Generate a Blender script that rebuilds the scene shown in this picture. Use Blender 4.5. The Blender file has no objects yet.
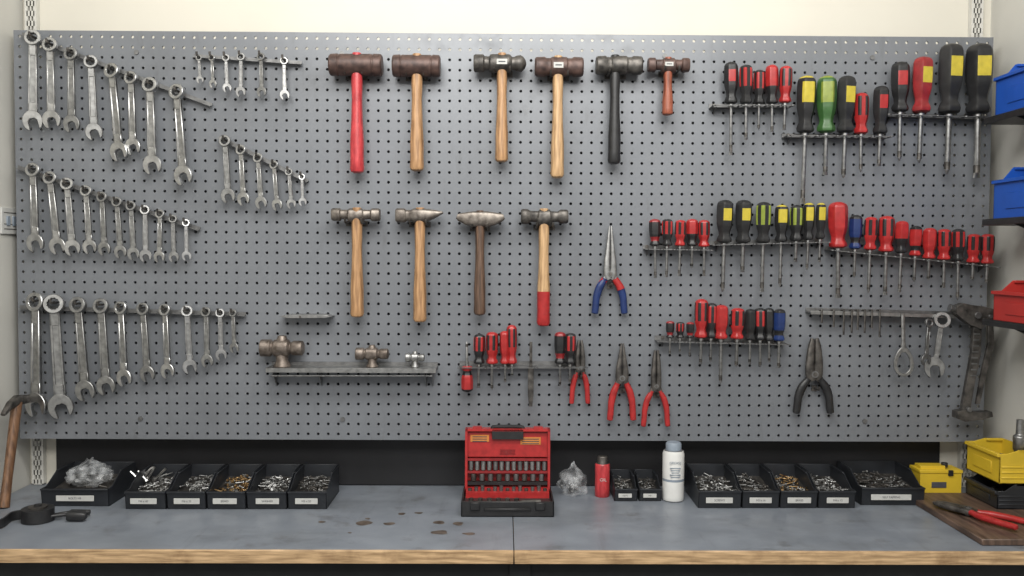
import bpy, math, random, bmesh
from mathutils import Vector, Matrix, noise
random.seed(7)
rad=math.radians
scn=bpy.context.scene
# ------------------------------------------------------------------ camera
F=880.0; CAMP=Vector((0.0045,-2.2,1.504)); BZ=0.90
ROT=(Matrix.Rotation(rad(-0.5),3,'Z')@Matrix.Rotation(rad(90-2.2),3,'X')@Matrix.Rotation(rad(0.3),3,'Z'))
cd=bpy.data.cameras.new('camera'); cam=bpy.data.objects.new('camera',cd); scn.collection.objects.link(cam)
cd.sensor_width=36; cd.lens=F*36/1024; cd.clip_start=0.05
cam.matrix_world=Matrix.Translation(CAMP)@ROT.to_4x4(); scn.camera=cam
def ray(px,py): return ROT@Vector(((px-512)/F,-(py-288)/F,-1))
def W(px,py,y=0.0):
    d=ray(px,py); return CAMP+d*((y-CAMP.y)/d.y)
def G(px,py,z=BZ):
    d=ray(px,py); return CAMP+d*((z-CAMP.z)/d.z)
def X(px,py,x):
    d=ray(px,py); return CAMP+d*((x-CAMP.x)/d.x)
def S(y=0.0): return (2.2+y)/F
# ------------------------------------------------------------------ materials
def mat(name,col,metal=0.0,rough=0.5,var=0.12,scale=40,stretch=(1,1,1),bump=0.0,col2=None,coat=0.0,wear=None):
    m=bpy.data.materials.new(name); m.use_nodes=True; nt=m.node_tree; N=nt.nodes; L=nt.links
    p=N['Principled BSDF']; p.inputs['Metallic'].default_value=metal; p.inputs['Roughness'].default_value=rough
    if coat: p.inputs['Coat Weight'].default_value=coat
    tc=N.new('ShaderNodeTexCoord'); mp=N.new('ShaderNodeMapping'); mp.inputs['Scale'].default_value=stretch
    nz=N.new('ShaderNodeTexNoise'); nz.inputs['Scale'].default_value=scale; nz.inputs['Detail'].default_value=5
    L.new(tc.outputs['Object'],mp.inputs['Vector']); L.new(mp.outputs['Vector'],nz.inputs['Vector'])
    cr=N.new('ShaderNodeValToRGB'); cr.color_ramp.elements[0].position=0.3; cr.color_ramp.elements[1].position=0.7
    a=[max(0,c*(1-var)) for c in col]; b=[min(1,c*(1+var)) for c in (col2 or col)]
    cr.color_ramp.elements[0].color=(*a,1); cr.color_ramp.elements[1].color=(*b,1)
    L.new(nz.outputs['Fac'],cr.inputs['Fac']); out=cr.outputs['Color']
    if wear:
        # grime smudges + fine scratches: list of (scale, stretch, lo, hi, multiply colour)
        for sc,st,lo,hi,mc in wear:
            mp2=N.new('ShaderNodeMapping'); mp2.inputs['Scale'].default_value=st; n2=N.new('ShaderNodeTexNoise'); n2.inputs['Scale'].default_value=sc; n2.inputs['Detail'].default_value=7; n2.inputs['Roughness'].default_value=.65
            mr=N.new('ShaderNodeMapRange'); mr.inputs['From Min'].default_value=lo; mr.inputs['From Max'].default_value=hi
            mx=N.new('ShaderNodeMix'); mx.data_type='RGBA'; mx.blend_type='MULTIPLY'; mx.inputs[7].default_value=(*mc,1)
            L.new(tc.outputs['Object'],mp2.inputs['Vector']); L.new(mp2.outputs['Vector'],n2.inputs['Vector']); L.new(n2.outputs['Fac'],mr.inputs['Value'])
            L.new(mr.outputs['Result'],mx.inputs[0]); L.new(out,mx.inputs[6]); out=mx.outputs[2]
        r2=N.new('ShaderNodeMapRange'); r2.inputs['To Min'].default_value=rough-.10; r2.inputs['To Max'].default_value=rough+.12
        L.new(mr.outputs['Result'],r2.inputs['Value']); L.new(r2.outputs['Result'],p.inputs['Roughness'])
    L.new(out,p.inputs['Base Color'])
    if bump:
        bp=N.new('ShaderNodeBump'); bp.inputs['Strength'].default_value=bump; bp.inputs['Distance'].default_value=0.002
        L.new(nz.outputs['Fac'],bp.inputs['Height']); L.new(bp.outputs['Normal'],p.inputs['Normal'])
    return m
STEEL=mat('worn_chrome_steel',(.48,.48,.475),1,.34,.25,60)
STEELR=mat('satin_steel',(.33,.33,.325),1,.46,.25,80)
RACKM=mat('rack_steel',(.20,.20,.20),.9,.5,.25,60)
DSTEEL=mat('dark_steel',(.055,.052,.05),.75,.5,.35,50,col2=(.13,.12,.11))
WORN=mat('worn_hammer_steel',(.12,.10,.088),.8,.48,.3,60,col2=(.23,.205,.18))
BROWNM=mat('dark_brown_head',(.05,.03,.027),.25,.48,.3,50,col2=(.10,.06,.05))
BRASS=mat('brass',(.36,.24,.12),1,.42,.25,60)
DBRASS=mat('old_grey_bronze',(.15,.12,.10),.8,.5,.3,70,col2=(.23,.195,.17))
WOOD=mat('hickory_wood',(.27,.14,.06),0,.5,.25,30,(6,6,.5),.1,(.43,.25,.125),wear=[(18,(1,1,.6),.5,.75,(.55,.5,.45))])
WOODL=mat('light_ash_wood',(.36,.21,.10),0,.5,.22,30,(6,6,.5),.1,(.52,.34,.18),wear=[(18,(1,1,.6),.5,.75,(.55,.5,.45))])
WOODR=mat('reddish_wood',(.20,.05,.025),0,.45,.25,30,(6,6,.5),.1,(.30,.09,.05))
WOODD=mat('dark_wood',(.05,.028,.018),0,.5,.3,30,(6,6,.5),.1,(.12,.07,.045))
WOODB=mat('brown_handle_wood',(.10,.048,.025),0,.5,.3,30,(6,6,.5),.1,(.18,.095,.05))
RED=mat('red_plastic',(.36,.022,.022),0,.36,.2,60)
REDD=mat('dark_red_plastic',(.24,.018,.02),0,.36,.2,60)
REDP=mat('red_paint',(.42,.03,.038),0,.42,.25,30,(4,4,1),0,(.48,.05,.055),wear=[(25,(1,1,.6),.55,.75,(.45,.4,.4))])
BLACK=mat('black_rubber',(.016,.016,.017),0,.42,.3,60)
BLK2=mat('black_plastic_bin',(.018,.020,.024),0,.42,.3,20)
YEL=mat('yellow_plastic',(.50,.40,.04),0,.38,.15,60)
GRN=mat('green_plastic',(.04,.11,.03),0,.38,.2,60)
OLV=mat('olive_green_plastic',(.22,.27,.04),0,.38,.2,60)
BLUE=mat('blue_plastic',(.012,.03,.12),0,.38,.15,60)
YBIN=mat('yellow_bin_plastic',(.62,.43,.03),0,.42,.1,15)
BBIN=mat('blue_bin_plastic',(.008,.075,.40),0,.42,.1,15)
RBIN=mat('red_bin_plastic',(.42,.03,.025),0,.42,.1,15)
LABEL=mat('paper_label',(.50,.50,.48),0,.6,.08,60)
INK=mat('label_ink',(.06,.06,.07),0,.7,.1)
ORG=mat('orange_label',(.55,.20,.04),0,.5,.1)
WHT=mat('white_enamel',(.68,.68,.66),0,.38,.05)
GREYL=mat('grey_print',(.22,.26,.31),0,.5,.1)
BOARD=mat('grey_pegboard_enamel',(.185,.196,.214),.15,.46,.08,3,wear=[(2.2,(1,1,1),.48,.75,(.80,.80,.80)),(40,(1,1,.25),.56,.78,(.84,.83,.81)),(9,(1,1,1),.55,.75,(.88,.87,.86))])
BACKP=mat('black_backsplash_hole_shade',(.010,.010,.012),0,.6,.3,8)  # backsplash black, also stands in for shade behind the peg holes
WALL=mat('cream_wall_paint',(.66,.63,.55),0,.7,.03,4,bump=.05)
WALL2=mat('offwhite_wall_paint',(.56,.55,.51),0,.7,.04,4,bump=.05)
RAILW=mat('white_slotted_upright_paint',(.58,.57,.53),0,.45,.05,30)
LAM=mat('blue_grey_bench_laminate',(.180,.200,.232),0,.44,.08,9,col2=(.210,.230,.262),wear=[(3.5,(1,1.6,1),.48,.72,(.72,.71,.69)),(30,(1,.12,1),.57,.75,(.80,.79,.77)),(14,(1,1,1),.58,.72,(.70,.66,.62)),(38,(.1,1,1),.58,.78,(1.22,1.22,1.22))])
PLY=mat('plywood_edge',(.40,.255,.13),0,.5,.3,14,(1,1,12),.1,(.54,.37,.21),wear=[(12,(1,1,1),.52,.72,(.6,.55,.5))])
FLOORM=mat('concrete_floor',(.10,.10,.095),0,.7,.2,5,bump=.1)
CEIL=mat('ceiling_paint',(.8,.8,.78),0,.8,.03,5)
FRAME=mat('bench_frame_steel',(.018,.02,.022),.3,.55,.2,20)
BROWNB=mat('dark_stained_board',(.055,.034,.025),0,.5,.35,12,(8,1,1),.1,(.11,.07,.05))
OIL=mat('oil_stain',(.075,.055,.043),0,.35,.3,60,col2=(.12,.095,.078))
def clearm():
    m=bpy.data.materials.new('clear_plastic_film'); m.use_nodes=True; nt=m.node_tree; N=nt.nodes; L=nt.links
    out=N['Material Output']; p=N['Principled BSDF']; p.inputs['Base Color'].default_value=(.7,.72,.74,1); p.inputs['Roughness'].default_value=.12
    tr=N.new('ShaderNodeBsdfTransparent'); mx=N.new('ShaderNodeMixShader'); tc=N.new('ShaderNodeTexCoord'); nz=N.new('ShaderNodeTexNoise'); nz.inputs['Scale'].default_value=45; nz.inputs['Detail'].default_value=3
    mr=N.new('ShaderNodeMapRange'); mr.inputs['From Min'].default_value=.42; mr.inputs['From Max'].default_value=.7; mr.inputs['To Min'].default_value=.06; mr.inputs['To Max'].default_value=.42
    L.new(tc.outputs['Object'],nz.inputs['Vector']); L.new(nz.outputs['Fac'],mr.inputs['Value']); L.new(mr.outputs['Result'],mx.inputs['Fac'])
    L.new(tr.outputs[0],mx.inputs[1]); L.new(p.outputs[0],mx.inputs[2]); L.new(mx.outputs[0],out.inputs['Surface']); return m
CLEAR=clearm()
# ------------------------------------------------------------------ mesh builder
class MB:
    def __init__(s): s.v=[];s.f=[];s.m=[];s.mats=[]
    def mi(s,m):
        if m not in s.mats: s.mats.append(m)
        return s.mats.index(m)
    def add(s,vs,fs,m,M=None):
        o=len(s.v)
        for v in vs:
            v=Vector(v); s.v.append(M@v if M else v)
        for i,f in enumerate(fs):
            s.f.append([o+k for k in f]); s.m.append(s.mi(m[i] if isinstance(m,list) else m))
    def prism(s,pts,y0,y1,m,M=None):
        n=len(pts); vs=[(x,y0,z) for x,z in pts]+[(x,y1,z) for x,z in pts]
        fs=[list(range(n)),list(range(2*n-1,n-1,-1))]+[[i,(i+1)%n,n+(i+1)%n,n+i] for i in range(n)]
        s.add(vs,fs,m,M)
    def ring(s,outer,inner,y0,y1,m,M=None):
        n=len(outer); vs=[(x,y0,z) for x,z in outer]+[(x,y0,z) for x,z in inner]+[(x,y1,z) for x,z in outer]+[(x,y1,z) for x,z in inner]
        fs=[]
        for i in range(n):
            j=(i+1)%n
            fs+= [[i,j,n+j,n+i],[2*n+j,2*n+i,3*n+i,3*n+j],[j,i,2*n+i,2*n+j],[n+i,n+j,3*n+j,3*n+i]]
        s.add(vs,fs,m,M)
    def box(s,c,d,m,M=None):
        x,y,z=c; a,b,e=d[0]/2,d[1]/2,d[2]/2
        vs=[(x-a,y-b,z-e),(x+a,y-b,z-e),(x+a,y+b,z-e),(x-a,y+b,z-e),(x-a,y-b,z+e),(x+a,y-b,z+e),(x+a,y+b,z+e),(x-a,y+b,z+e)]
        s.add(vs,[[3,2,1,0],[4,5,6,7],[0,1,5,4],[1,2,6,5],[2,3,7,6],[3,0,4,7]],m,M)
    def sweep(s,path,rr,m,seg=12,up=(0,1,0),pw=2.0,M=None,mf=None,flute=0,fn=6,cap=True):
        P=[Vector(p) for p in path]; n=len(P); up=Vector(up); vs=[];fs=[];ms=[]
        if not isinstance(rr,list): rr=[rr]*n
        for i in range(n):
            t=(P[min(i+1,n-1)]-P[max(i-1,0)]).normalized()
            sd=t.cross(up)
            if sd.length<1e-4: sd=Vector((1,0,0))
            sd.normalize(); u=sd.cross(t)
            r=rr[i]; rx,ry=(r if isinstance(r,tuple) else (r,r))
            p_=pw[i] if isinstance(pw,list) else pw
            for k in range(seg):
                a=2*math.pi*k/seg; c,d=math.cos(a),math.sin(a); e=2.0/p_
                fl=1+flute*(math.cos(fn*a)) if flute and 0<i<n-1 else 1
                vs.append(P[i]+sd*(rx*fl*math.copysign(abs(c)**e,c))+u*(ry*fl*math.copysign(abs(d)**e,d)))
        for i in range(n-1):
            for k in range(seg):
                k2=(k+1)%seg; fs.append([i*seg+k,i*seg+k2,(i+1)*seg+k2,(i+1)*seg+k]); ms.append(mf(i,k) if mf else m)
        if cap:
            fs.append(list(range(seg-1,-1,-1))); ms.append(mf(0,0) if mf else m)
            fs.append([(n-1)*seg+k for k in range(seg)]); ms.append(mf(n-2,0) if mf else m)
        s.add(vs,fs,ms,M)
    def cyl(s,p0,p1,r,m,seg=12,r1=None,M=None):
        d=Vector(p1)-Vector(p0); up=(0,1,0) if abs(d.normalized().y)<.9 else (0,0,1)
        s.sweep([p0,p1],[(r,r),(r1 if r1 is not None else r,)*2],m,seg,up,M=M)
    def build(s,name,loc=(0,0,0),roty=0.0,bevel=0.0,rot=None,sharp=38,parent=None,seg=1):
        me=bpy.data.meshes.new(name); me.from_pydata([tuple(v) for v in s.v],[],s.f)
        for m in s.mats: me.materials.append(m)
        me.polygons.foreach_set('material_index',s.m)
        bm=bmesh.new(); bm.from_mesh(me); bmesh.ops.recalc_face_normals(bm,faces=bm.faces); bm.to_mesh(me); bm.free()
        me.polygons.foreach_set('use_smooth',[True]*len(me.polygons)); me.set_sharp_from_angle(angle=rad(sharp))
        o=bpy.data.objects.new(name,me); scn.collection.objects.link(o)
        o.location=loc; o.rotation_euler=rot or (0,roty,0)
        if bevel:
            b=o.modifiers.new('bevel','BEVEL'); b.width=bevel; b.segments=seg; b.limit_method='ANGLE'; b.angle_limit=rad(40)
        if parent: o.parent=parent
        return o
def cat(pts,n=5):
    P=[Vector(p) for p in pts]; out=[]
    for i in range(len(P)-1):
        a=P[max(i-1,0)];b=P[i];c=P[i+1];d=P[min(i+2,len(P)-1)]
        for k in range(n):
            t=k/n; out.append(.5*((2*b)+(c-a)*t+(2*a-5*b+4*c-d)*t*t+(3*b-a-3*c+d)*t**3))
    out.append(P[-1]); return out
def lerpl(vals,n):
    out=[]
    for i in range(n):
        t=i/(n-1)*(len(vals)-1); k=min(int(t),len(vals)-2); f=t-k
        a,b=vals[k],vals[k+1]
        out.append(tuple(a[j]*(1-f)+b[j]*f for j in range(2)) if isinstance(a,tuple) else a*(1-f)+b*f)
    return out
def text(s,loc,size,rot,parent,m=INK):
    c=bpy.data.curves.new('lettering','FONT'); c.body=s; c.size=size; c.align_x='CENTER'; c.align_y='CENTER'; c.extrude=.0001
    c.materials.append(m); o=bpy.data.objects.new('lettering',c); scn.collection.objects.link(o)
    o.location=loc; o.rotation_euler=rot; o.parent=parent; return o
# ------------------------------------------------------------------ room
XL,XR,YW=-1.228,1.256,0.085
def slab(name,a,b,m,bev=0):
    mb=MB(); c=[(a[i]+b[i])/2 for i in range(3)]; mb.box((0,0,0),[abs(b[i]-a[i]) for i in range(3)],m); return mb.build(name,c,bevel=bev)
slab('wall_back',(XL-.1,YW,0),(XR+.1,YW+.1,2.8),WALL)
slab('wall_left',(XL-.1,-1.6,0),(XL,YW,2.8),WALL2)
slab('wall_right',(XR,-1.6,0),(XR+.1,YW,2.8),WALL2)
slab('floor',(-3,-4,-.1),(3,YW+.1,0),FLOORM)
slab('ceiling',(XL-.1,-1.6,2.8),(XR+.1,YW+.1,2.9),CEIL)
# ------------------------------------------------------------------ pegboard
xl=(W(13,31).x+W(22,438).x)/2; xr=(W(992,38).x+W(983,441).x)/2
zt=(W(13,31).z+W(992,38).z)/2; zb=(W(22,438).z+W(983,441).z)/2
def pegboard():
    mb=MB(); nx,nz=96,40; px=(xr-xl)/nx; pz=(zt-zb)/nz; th=.004; r=.0037
    vs=[];fs=[];idx={}
    def lat(i,j):
        if (i,j) not in idx: idx[(i,j)]=len(vs); vs.append((xl+i*px/2,0,zb+j*pz/2))
        return idx[(i,j)]
    offs=[(2,1),(2,2),(1,2),(0,2),(0,1),(0,0),(1,0),(2,0)]
    for i in range(nx):
        for j in range(nz):
            o=[lat(2*i+a,2*j+b) for a,b in offs]; cx=xl+(i+.5)*px; cz=zb+(j+.5)*pz; b0=len(vs)
            for k in range(8):
                a=k*math.pi/4; vs.append((cx+r*math.cos(a),0,cz+r*math.sin(a)))
            for k in range(8):
                a=k*math.pi/4; vs.append((cx+r*math.cos(a),th,cz+r*math.sin(a)))
            for k in range(8):
                q=(k+1)%8
                fs.append([o[k],b0+k,b0+q,o[q]]); fs.append([b0+k,b0+8+k,b0+8+q,b0+q])
    mb.add(vs,fs,BOARD)
    e=.022
    for c,d in (((xl-.001,e/2,(zt+zb)/2),(.002,e,zt-zb+.004)),((xr+.001,e/2,(zt+zb)/2),(.002,e,zt-zb+.004)),(((xl+xr)/2,e/2,zt+.001),(xr-xl,e,.002)),(((xl+xr)/2,e/2,zb-.001),(xr-xl,e,.002))):
        mb.box(c,d,BOARD)
    for x in (xl+.3,-.4,.4,xr-.3):
        for z in (zt-.05,zb+.05): mb.cyl((x,0.0,z),(x,-.003,z),.006,RACKM,10)
    for x in (-.9,0,.9):
        mb.box((x,.045,(zt+zb)/2),(.03,.038,zt-zb-.1),DSTEEL)
    return mb.build('pegboard',sharp=20)
pegboard()
mb=MB(); zc0=BZ+.002; mb.box((0,0,0),(2.30,.012,zt-.03-zc0),BACKP); mb.build('black_backsplash_hole_shade',(-.005,YW-.007,(zt-.03+zc0)/2),bevel=.001)  # backsplash below the board; upper part added to keep peg holes dark
def upright(x,z0,z1,y=YW,side=0):
    mb=MB(); w=.030; h=z1-z0
    mb.box((-w/2+.004,-.008,h/2),(.008,.016,h),RAILW); mb.box((w/2-.004,-.008,h/2),(.008,.016,h),RAILW); mb.box((0,-.008,h/2),(.003,.016,h),RAILW)
    mb.box((0,-.002,h/2),(w-.002,.003,h),DSTEEL)
    k=0
    while k*.025<h-.01:
        mb.box((0,-.009,k*.025+.004),(w-.01,.014,.013),RAILW); k+=1
    return mb.build('slotted_upright',(x,y-.001,z0),rot=(0,0,side))
xu1=W(34,15,YW).x; xu2=W(974,15,YW).x
upright(xu1,BZ+.004,2.3); upright(xu2,BZ+.004,2.3)
# ------------------------------------------------------------------ bench
fy=G(512,551).y; midx=G(513,520).x
mb=MB()
for a,b in ((XL+.002,midx-.001),(midx+.001,XR-.002)):
    w=b-a; c=(a+b)/2
    mb.box((c,(fy+.006+YW)/2-.001,BZ-.0015),(w,YW-fy-.008,.003),LAM)
    mb.box((c,(fy+.02+YW)/2-.001,BZ-.015),(w,YW-fy-.03,.022),PLY)
    mb.box((c,fy+.005,BZ-.0135),(w,.012,.0265),PLY)
mb.box((0,fy+.06,BZ-.061),(XR-XL-.02,.03,.07),FRAME)
mb.box((0,YW-.04,BZ-.061),(XR-XL-.02,.03,.07),FRAME)
for x in (XL+.06,.04,XR-.06):
    for y in (fy+.06,YW-.04): mb.box((x,y,(BZ-.026)/2),(.045,.045,BZ-.026),FRAME)
mb.box((0,(fy+YW)/2,.22),(XR-XL-.06,.40,.02),FRAME)
mb.build('workbench',bevel=.0008)
for x,w,h,m in ((-.8,.5,.32,BLK2),(-.2,.4,.38,FRAME),(.45,.5,.3,BLK2),(.95,.3,.36,FRAME)):
    mb=MB(); t=.008
    mb.box((0,0,t/2),(w,.3,t),m); mb.box((0,-.15+t/2,h/2),(w,t,h),m); mb.box((0,.15-t/2,h/2),(w,t,h),m)
    mb.box((-w/2+t/2,0,h/2),(t,.3,h),m); mb.box((w/2-t/2,0,h/2),(t,.3,h),m); mb.box((0,0,h+.01),(w+.02,.32,.02),m)
    mb.build('storage_tote',(x,(fy+YW)/2,.231),bevel=.004)
mb=MB()
for px,py,a,b in ((322,522,4,1.2),(366,523,11,3.0),(388,524,6,2.2),(368,519,4,1.4),(402,514,5,1.6),(418,513,6,1.7),(440,523,9,2.6),(458,524,7,2.0),(440,533,13,2.8),(468,534,7,1.8),(350,533,3,1)):
    c=G(px,py); n=26; vs=[];ph=random.random()*9
    for k in range(n):
        t=2*math.pi*k/n; q=.85+.55*noise.noise(Vector((math.cos(t)*.8+ph,math.sin(t)*.8,ph)))
        vs.append((c.x+a*.0022*q*math.cos(t),c.y+b*.0065*q*math.sin(t),BZ+.0004))
    mb.add(vs,[list(range(n))],OIL)
mb.build('oil_stains')
# ------------------------------------------------------------------ tools
def wrench(x0,y0,x1,y1,y=-.028,k=1.0,m=None,name='combination_wrench'):
    if m is None: m=STEEL if random.random()<.6 else STEELR
    a=W(x0,y0,y); b=W(x1,y1,y); d=b-a; Lc=d.length; ang=math.atan2(-d.x,-d.z)
    L=Lc*1.12; mb=MB(); R=(.074*L+.0024)*k; Rj=(.090*L+.003)*k; t=.030*L+.0018
    n=24
    out=[(R*math.cos(2*math.pi*i/n),R*math.sin(2*math.pi*i/n)) for i in range(n)]
    inn=[((.62 if i%2 else .54)*R*math.cos(2*math.pi*i/n),(.62 if i%2 else .54)*R*math.sin(2*math.pi*i/n)) for i in range(n)]
    mb.ring(out,inn,-t*.8,t*.8,m,Matrix.Rotation(rad(-8),4,'X'))
    hw=.46*Rj; tilt=rad(15); pts=[]
    a0=rad(34)
    for i in range(21):
        th=a0+(2*math.pi-2*a0)*i/20
        pts.append((Rj*math.sin(th),-Rj*1.12*math.cos(th)))
    pts+= [(-hw*1.0,-Rj*.86),(-hw,Rj*.0),(-hw*.5,Rj*.25),(hw*.5,Rj*.25),(hw,Rj*.0),(hw*1.0,-Rj*.86)]
    ct,st=math.cos(tilt),math.sin(tilt)
    pts=[(ct*x-st*z,st*x+ct*z-Lc) for x,z in pts]
    mb.prism(pts,-t*.6,t*.6,m)
    w0=.036*L+.001; w1=.044*L+.001; za=-R*.82; zb_=-Lc+Rj*.75
    mb.prism([(-w0,za),(w0,za),(w1,zb_),(-w1,zb_)],-t*.28,t*.28,STEELR)
    for s in (-1,1):
        mb.prism([(s*w0,za),(s*w0*.55,za),(s*w1*.55,zb_),(s*w1,zb_)],-t*.5,t*.5,m)
    mb.prism([(-w0,za),(w0,za),(w0*1.02,za-.12*L),(-w0*1.02,za-.12*L)],-t*.5,t*.5,m)
    mb.prism([(-w1,zb_),(w1,zb_),(w1*.98,zb_+.12*L),(-w1*.98,zb_+.12*L)],-t*.5,t*.5,m)
    return mb.build(name,a,bevel=min(.0012,t*.16),rot=(0,ang+rad(random.uniform(-1,1)),rad(random.uniform(-14,14))))
def wrench_rail(x0,y0,x1,y1,pegs,y=-.010,name='wrench_rack'):
    a=W(x0,y0,y); b=W(x1,y1,y); d=b-a; mb=MB(); ang=-math.atan2(d.z,d.x)
    M=Matrix.Rotation(ang,4,'Y'); L=d.length
    mb.box((L/2,0,0),(L,.003,.009),RACKM,M); mb.box((L/2,-.005,-.004),(L,.008,.002),RACKM,M)
    for e in (.04,.5,.96):
        mb.cyl(M@Vector((L*e,0,0)),M@Vector((L*e,.0095,0)),.004,DSTEEL,8)
    for (px,py) in pegs:
        p=W(px,py,-.028)-a
        mb.cyl((p.x,0,p.z+.003),(p.x,-.034,p.z+.004),.0028,DSTEEL,8); mb.cyl((p.x,-.034,p.z+.004),(p.x,-.036,p.z+.012),.0028,DSTEEL,8)
    mb.build(name,a)
R1=[(33,38,33,121),(50,45,51,120),(71,54,72,124),(91,62,93,132),(112,71,119,152),(131,78,134,147),(150,85,153,165),(177,92,183,176)]
R1b=[(199,58,200,80),(212,58,213,84),(226,58,227,88),(241,57,241,92),(261,57,262,92),(284,61,285,95)]
R1c=[(225,141,228,196),(241,150,244,199),(258,158,261,203),(274,165,277,205),(289,172,291,204),(302,177,303,202)]
R2=[(33,170,36,243),(50,178,58,246),(67,184,73,248),(86,191,90,247),(102,197,105,249),(117,202,120,252),(131,206,133,254),(145,210,146,256),(160,214,160,257),(173,219,174,257),(186,223,187,256)]
R3=[(36,302,37,405),(54,304,61,407),(78,305,85,391),(101,306,105,386),(121,308,124,378),(143,309,147,374),(165,310,169,371),(187,311,190,367),(206,312,208,361),(220,313,221,355),(233,313,234,348)]
for R in (R1,R2,R3):
    for w in R: wrench(*w)
for w in R1b+R1c: wrench(*w,k=1.05)
def pg(R): return [(r[0],r[1]) for r in R]
wrench_rail(22,34,212,105,pg(R1)); wrench_rail(194,56,302,63,pg(R1b)); wrench_rail(219,137,308,181,pg(R1c))
wrench_rail(18,167,200,229,pg(R2)); wrench_rail(20,307,246,314,pg(R3))
# hammers ------------------------------------------------------------
def hook(px,py,w,y0=0):
    mb=MB()
    for s in (-1,1):
        mb.sweep(cat([(s*w,-.001,0),(s*w,-.03,-.0),(s*w,-.052,.001),(s*w,-.058,.010)],4),.0028,DSTEEL,8,(1,0,0))
    mb.box((0,-.0025,0),(w*2+.014,.003,.014),DSTEEL)
    mb.build('pegboard_hook',W(px,py,0))
def hammer(hx0,hx1,hy0,hy1,cx,bot,hw,kind,hm,head,name='hammer',bandz=None,bandm=None,label=False):
    y=-.040; s=S(y); c=W(cx,(hy0+hy1)/2,y); mb=MB()
    xa=(hx0-cx)*s; xb=(hx1-cx)*s; r=(hy1-hy0)/2*s; L=xb-xa
    def hs(prof,pw=2.0,m=head,seg=24):
        mb.sweep([(xa+L*t,0,dz*r) for t,_,_,dz in prof],[(a*r,b*r) for _,a,b,_ in prof],m,seg,(0,1,0),pw)
    if kind=='barrel':
        hs([(0,.86,.86,0),(.025,.97,.97,0),(.16,1,1,0),(.165,.93,.93,0),(.19,.93,.93,0),(.2,.98,.98,0),(.8,.98,.98,0),(.81,.93,.93,0),(.835,.93,.93,0),(.84,1,1,0),(.975,.97,.97,0),(1,.86,.86,0)])
    elif kind=='ball':
        hs([(0,.80,.80,0),(.03,.92,.92,0),(.18,.92,.92,0),(.21,.74,.74,0),(.29,.72,.72,0),(.32,.92,.92,0),(.35,.95,.95,0),(.66,.95,.95,0),(.69,.92,.92,0),(.73,.68,.68,0),(.77,.68,.68,0),(.81,.80,.80,0),(.89,.86,.86,0),(.94,.72,.72,0),(.98,.45,.45,0),(1,.15,.15,0)])
    elif kind=='sledge':
        hs([(0,.80,.80,0),(.03,.93,.93,0),(.2,.96,.96,0),(.24,.84,.84,0),(.32,.84,.84,0),(.35,.96,.96,0),(.65,.96,.96,0),(.68,.84,.84,0),(.76,.84,.84,0),(.8,.96,.96,0),(.97,.93,.93,0),(1,.80,.80,0)],2.4)
    elif kind=='cross':
        hs([(0,.82,.82,0),(.03,.95,.95,0),(.18,.95,.95,0),(.23,.72,.72,0),(.32,.74,.74,0),(.38,.95,.95,0),(.60,.95,.95,0),(.70,.78,.80,.1),(.85,.50,.75,.25),(.97,.20,.68,.38),(1,.12,.6,.38)],3.2)
    elif kind=='taper':
        hs([(0,.30,.62,.30),(.04,.48,.65,.22),(.2,.80,.72,.05),(.35,.98,.8,-.02),(.65,.98,.8,-.02),(.8,.80,.72,.05),(.96,.48,.65,.22),(1,.30,.62,.30)],4)
    elif kind=='dface':
        hs([(0,.80,.80,.05),(.03,.92,.92,.05),(.17,.92,.92,.05),(.2,.66,.66,.08),(.33,.70,.70,.08),(.36,1.0,.9,-.05),(.64,1.0,.9,-.05),(.67,.70,.70,.08),(.80,.66,.66,.08),(.83,.92,.92,.05),(.97,.92,.92,.05),(1,.80,.80,.05)],2.6)
    elif kind=='club':
        hs([(0,.78,.78,.1),(.03,.90,.90,.1),(.14,.90,.90,.1),(.2,.66,.66,.12),(.34,.66,.66,.1),(.38,1.0,.85,-.05),(.62,1.0,.85,-.05),(.66,.66,.65,.1),(.78,.60,.6,.1),(.84,.82,.8,.12),(.97,.82,.8,.12),(1,.7,.7,.12)],2.8)
    top=r*1.04; bz=W(cx,bot,y).z-c.z; w=hw/2*s; H=-bz
    prof=[(top,.60,.8),(top-.001,.68,.86),(0,.72,.88),(-r*.9,.78,.9),(-r*1.5,.82,.95),(-H*.32,.76,.9),(-H*.5,.82,1.0),(-H*.72,1.0,1.1),(-H*.88,.98,1.08),(-H*.965,1.04,1.12),(-H*.99,.9,1.0),(-H,.6,.7)]
    if bandz: prof.insert(8,(-H*bandz-.0005,1.0,1.12)); prof.insert(8,(-H*bandz,1.0,1.12)); prof.sort(key=lambda q:-q[0])
    def mf(i,k):
        if bandz and prof[i+1][0]<-H*bandz: return bandm
        return hm
    mb.sweep([(0,0,p[0]) for p in prof],[(p[1]*w,p[2]*w*1.05) for p in prof],hm,16,pw=2.4,mf=mf)
    mb.box((0,0,top+.0002),(w*.9,.0015,.0008),DSTEEL)
    if label: 
        mb.box((0,-r*.955,0),(L*.20,.0014,r*.55),LABEL); mb.box((0,-r*.955-.0008,0),(L*.13,.0006,r*.12),INK)
    mb.build(name,c,bevel=.0006)
    hook(cx,hy1+1.6,w*.8+.007)
hammer(330,382,54,76,357,173,13.5,'barrel',REDP,BROWNM,name='rawhide_mallet')
hammer(393,440,55,77,417,171,13.5,'barrel',WOOD,BROWNM,name='copper_mallet')
hammer(474,526,54,73,502,162,12.5,'ball',WOOD,DSTEEL,name='ball_pein_hammer',label=True)
hammer(535,583,57,77,558,178,13,'sledge',WOODL,BROWNM,name='sledge_hammer',label=True)
hammer(596,642,56,75,615,164,12.5,'sledge',BLACK,DSTEEL,name='engineer_hammer')
hammer(648,689,58,73,668,115,10.5,'dface',WOODR,BROWNM,name='tack_hammer',label=True)
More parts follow.
